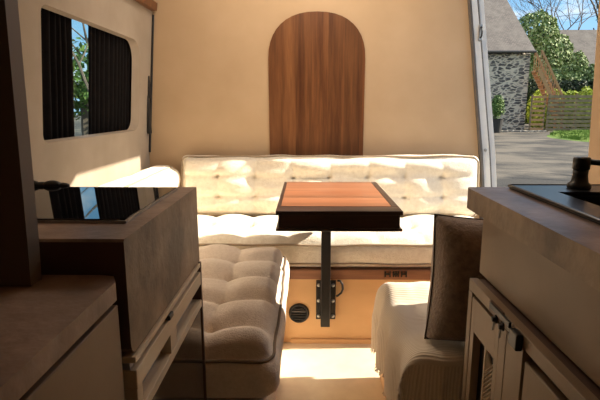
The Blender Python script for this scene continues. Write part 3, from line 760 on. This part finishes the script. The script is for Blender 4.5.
# timber stair
t = thing('timber_stair', 'orange timber outdoor stair with balustrade at the barn corner', 'stairs', (16, 33.5, GZ))
def st(u, off=0): return V((15.36 + 1.75 * u, 33.5 + off, 4.70 - 3.1 * u))
for off in (-.55, .35):
    bm = bmesh.new(); bar(bm, st(0, off), st(1.06, off), .09, .13); obj('handrail', bm, 'stairwood', t)
    bm = bmesh.new(); bar(bm, st(0, off) + V((-.05, 0, -1.25)), st(1, off) + V((-.05, 0, -1.25)), .06, .24); obj('stringer', bm, 'stairwood', t)
    for k in range(13):
        p = st(k / 12, off); bm = bmesh.new(); bar(bm, p + V((0, 0, -.02)), p + V((0, 0, -1.2)), .045, .045); obj('baluster', bm, 'stairwood', t)
for k in range(11):
    p = st((k + .5) / 11, -.1) + V((-.05, 0, -1.22)); bm = bmesh.new(); box(bm, p.x - .13, p.x + .13, p.y - .42, p.y + .42, p.z - .025, p.z + .025); obj('tread', bm, 'stairwood', t)
for off in (-.55, .35):
    bm = bmesh.new(); bar(bm, (17.15, 33.5 + off, GZ), (17.15, 33.5 + off, 1.7), .12, .12); obj('post', bm, 'stairwood', t)
t2 = thing('slatted_gate', 'short orange slatted screen below the stair beside the barn', 'gate', (15.8, 33, GZ))
for k in range(8):
    z = GZ + .12 + k * .30; bm = bmesh.new(); box(bm, 14.98, 15.85, 32.78, 32.82, z, z + .15); obj('slat', bm, 'stairwood', t2)
for x in (14.98, 15.85):
    bm = bmesh.new(); box(bm, x - .05, x + .05, 32.825, 32.89, GZ, 1.85); obj('post', bm, 'fencewood', t2)
# wooden fence
t = thing('wooden_fence', 'weathered fence of wide horizontal boards behind the grass', 'fence', (19, 33, GZ))
for k in range(9):
    z = GZ + .06 + k * .27; random.seed(k); bm = bmesh.new(); box(bm, 15.98, 24.0, 32.70, 32.74, z, z + .19); obj('board', bm, 'fencewood', t)
for x in (16.1, 17.9, 19.7, 21.5):
    bm = bmesh.new(); box(bm, x - .06, x + .06, 32.745, 32.86, GZ, 1.9); obj('post', bm, 'fencewood', t)
# grass patch
bm = bmesh.new(); random.seed(2); seg = 48
ctr = bm.verts.new((19.0, 24, GZ + .12)); rings = []
for q, h in ((.5, .12), (.85, .08), (1.0, .0)):
    rings.append([bm.verts.new((19.0 + 5.8 * q * math.cos(a) * (1 + .04 * math.sin(5 * a)), 24 + 8.4 * q * math.sin(a), GZ + h)) for a in [2 * PI * k / seg for k in range(seg)]])
for k in range(seg): bm.faces.new((ctr, rings[0][k], rings[0][(k + 1) % seg]))
for A, B in zip(rings, rings[1:]):
    for k in range(seg): bm.faces.new((A[k], B[k], B[(k + 1) % seg], A[(k + 1) % seg]))
for _ in range(16000):
    a = random.uniform(0, 2 * PI); q = random.random() ** .5; x, y = 19.0 + 5.7 * q * math.cos(a), 24 + 8.3 * q * math.sin(a)
    h = random.uniform(.08, .2); c, s_ = math.cos(a * 7), math.sin(a * 7)
    bm.faces.new([bm.verts.new((x - .03 * c, y - .03 * s_, GZ + .04)), bm.verts.new((x + .03 * c, y + .03 * s_, GZ + .04)), bm.verts.new((x + random.uniform(-.06, .06), y, GZ + .08 + h))])
tag(obj('lawn_patch', bm, 'grass', kind='stuff'), 'bright green grass patch in front of the wooden fence', 'grass')
# stone kerb along the barn
bm = bmesh.new(); box(bm, 9, 15.9, 32.35, 32.72, GZ, GZ + .1, bev=.02); tag(obj('kerb', bm, 'stone'), 'low stone kerb at the foot of the barn wall', 'kerb')
# planter
t = thing('potted_shrub', 'leafy shrub in a dark pot against the stone barn wall', 'plant', (12.2, 31.6, GZ))
bm = bmesh.new(); lathe(bm, [(.30, 0), (.36, .02), (.46, .85), (.48, .9), (.42, .9), (.40, .8)], (12.2, 31.6, GZ), 'Z', 20); obj('pot', bm, 'planter', t)
obj('foliage', leaves(1500, [(12.2, 31.6, .9, .5, .5, .60), (12.25, 31.6, 1.35, .38, .35, .5)], .07, 14, .2), 'tree', t)['kind'] = 'stuff'
# trees outside the left window and shading trees on the right
def leafy_tree(x, y, h, w, label, seed, n=5000, sz=.16):
    t = thing('leafy_tree', label, 'tree', (x, y, GZ)); random.seed(seed)
    bm = bmesh.new(); trunk(bm, (x, y, GZ), (0, 0, 1), h * .55, .22, 3, .6); obj('trunk', bm, 'bark', t)
    obj('crown', leaves(n, [(x, y, h * .45, w, w, h * .28), (x - w * .4, y, h * .3, w * .8, w * .7, h * .22), (x + w * .5, y + .5, h * .33, w * .8, w * .8, h * .25)], sz, seed, .3), 'tree', t)['kind'] = 'stuff'
leafy_tree(-9.4, 20.6, 5.2, 2.2, 'green leafy tree seen through the gap between the curtains', 41, 2600, .13)
random.seed(77); bm = bmesh.new(); trunk(bm, (-5.9, 13.2, GZ), (-.05, 0, 1), 2.6, .08, 4, .6)
tag(obj('bare_tree', bm, 'bark'), 'bare branched tree seen through the curtain gap', 'tree')

leafy_tree(27.5, 15.0, 10.5, 3.0, 'leafy tree beyond the right edge of the yard nearer the van', 51, 5000, .22)
leafy_tree(30.0, 23.0, 10.5, 2.8, 'leafy tree beyond the right edge of the yard nearer the fence', 52, 4000, .2)
leafy_tree(15.0, 9.0, 6.5, 1.8, 'small leafy tree beyond the right edge close to the van', 53, 3000, .2)

# ------------------------------------------------------------------ sky and sun
w = bpy.data.worlds.new('World'); SC.world = w; w.use_nodes = True; nt = w.node_tree; bg = nt.nodes['Background']
tc = N(nt, 'ShaderNodeTexCoord'); sep = N(nt, 'ShaderNodeSeparateXYZ'); L(nt, tc.outputs['Generated'], sep.inputs[0])
base = ramp(nt, sep.outputs[2], [(0.0, (.46, .70, .90)), (.25, (.20, .50, .86)), (1.0, (.09, .28, .66))])
mp = N(nt, 'ShaderNodeMapping'); mp.inputs['Scale'].default_value = (1, 1, 2.6); mp.inputs['Location'].default_value = (.35, .1, .2); L(nt, tc.outputs['Generated'], mp.inputs[0])
cl = tnoise(nt, mp.outputs[0], 5.5, 6, .55)
L(nt, mix(nt, ramp(nt, cl, [(.43, 0.0), (.58, 1.0)]), base, (.95, .97, 1.0)), bg.inputs[0])
bg.inputs[1].default_value = 1.0
sd = bpy.data.lights.new('sun', 'SUN'); sd.energy = 10; sd.angle = math.radians(.6); sd.color = (1, .90, .74)
so = bpy.data.objects.new('sun', sd); COL.objects.link(so)
elev = math.radians(30); az = math.radians(4)
dirv = V((-math.cos(elev) * math.cos(az), -math.cos(elev) * math.sin(az), -math.sin(elev)))
so.rotation_euler = dirv.to_track_quat('-Z', 'Y').to_euler(); so.location = (6, 2, 5)

# ------------------------------------------------------------------ camera
cd = bpy.data.cameras.new('camera'); cam = bpy.data.objects.new('camera', cd); COL.objects.link(cam)
F = 480.0; p_ = math.atan(93 / F); yw = math.atan(7 / F * math.cos(p_))
cd.sensor_width = 36; cd.lens = F / 600 * 36; cd.clip_start = .02; cd.clip_end = 400
cam.location = (0, 0, 1.04); cam.rotation_euler = (PI / 2 - p_, 0, yw)
SC.camera = cam
SC.view_settings.view_transform = 'Standard'; SC.view_settings.look = 'None'
SC.view_settings.exposure = 0.35; SC.view_settings.gamma = 1
SC.view_settings.use_curve_mapping = False
SC.cycles.max_bounces = 12; SC.cycles.diffuse_bounces = 8
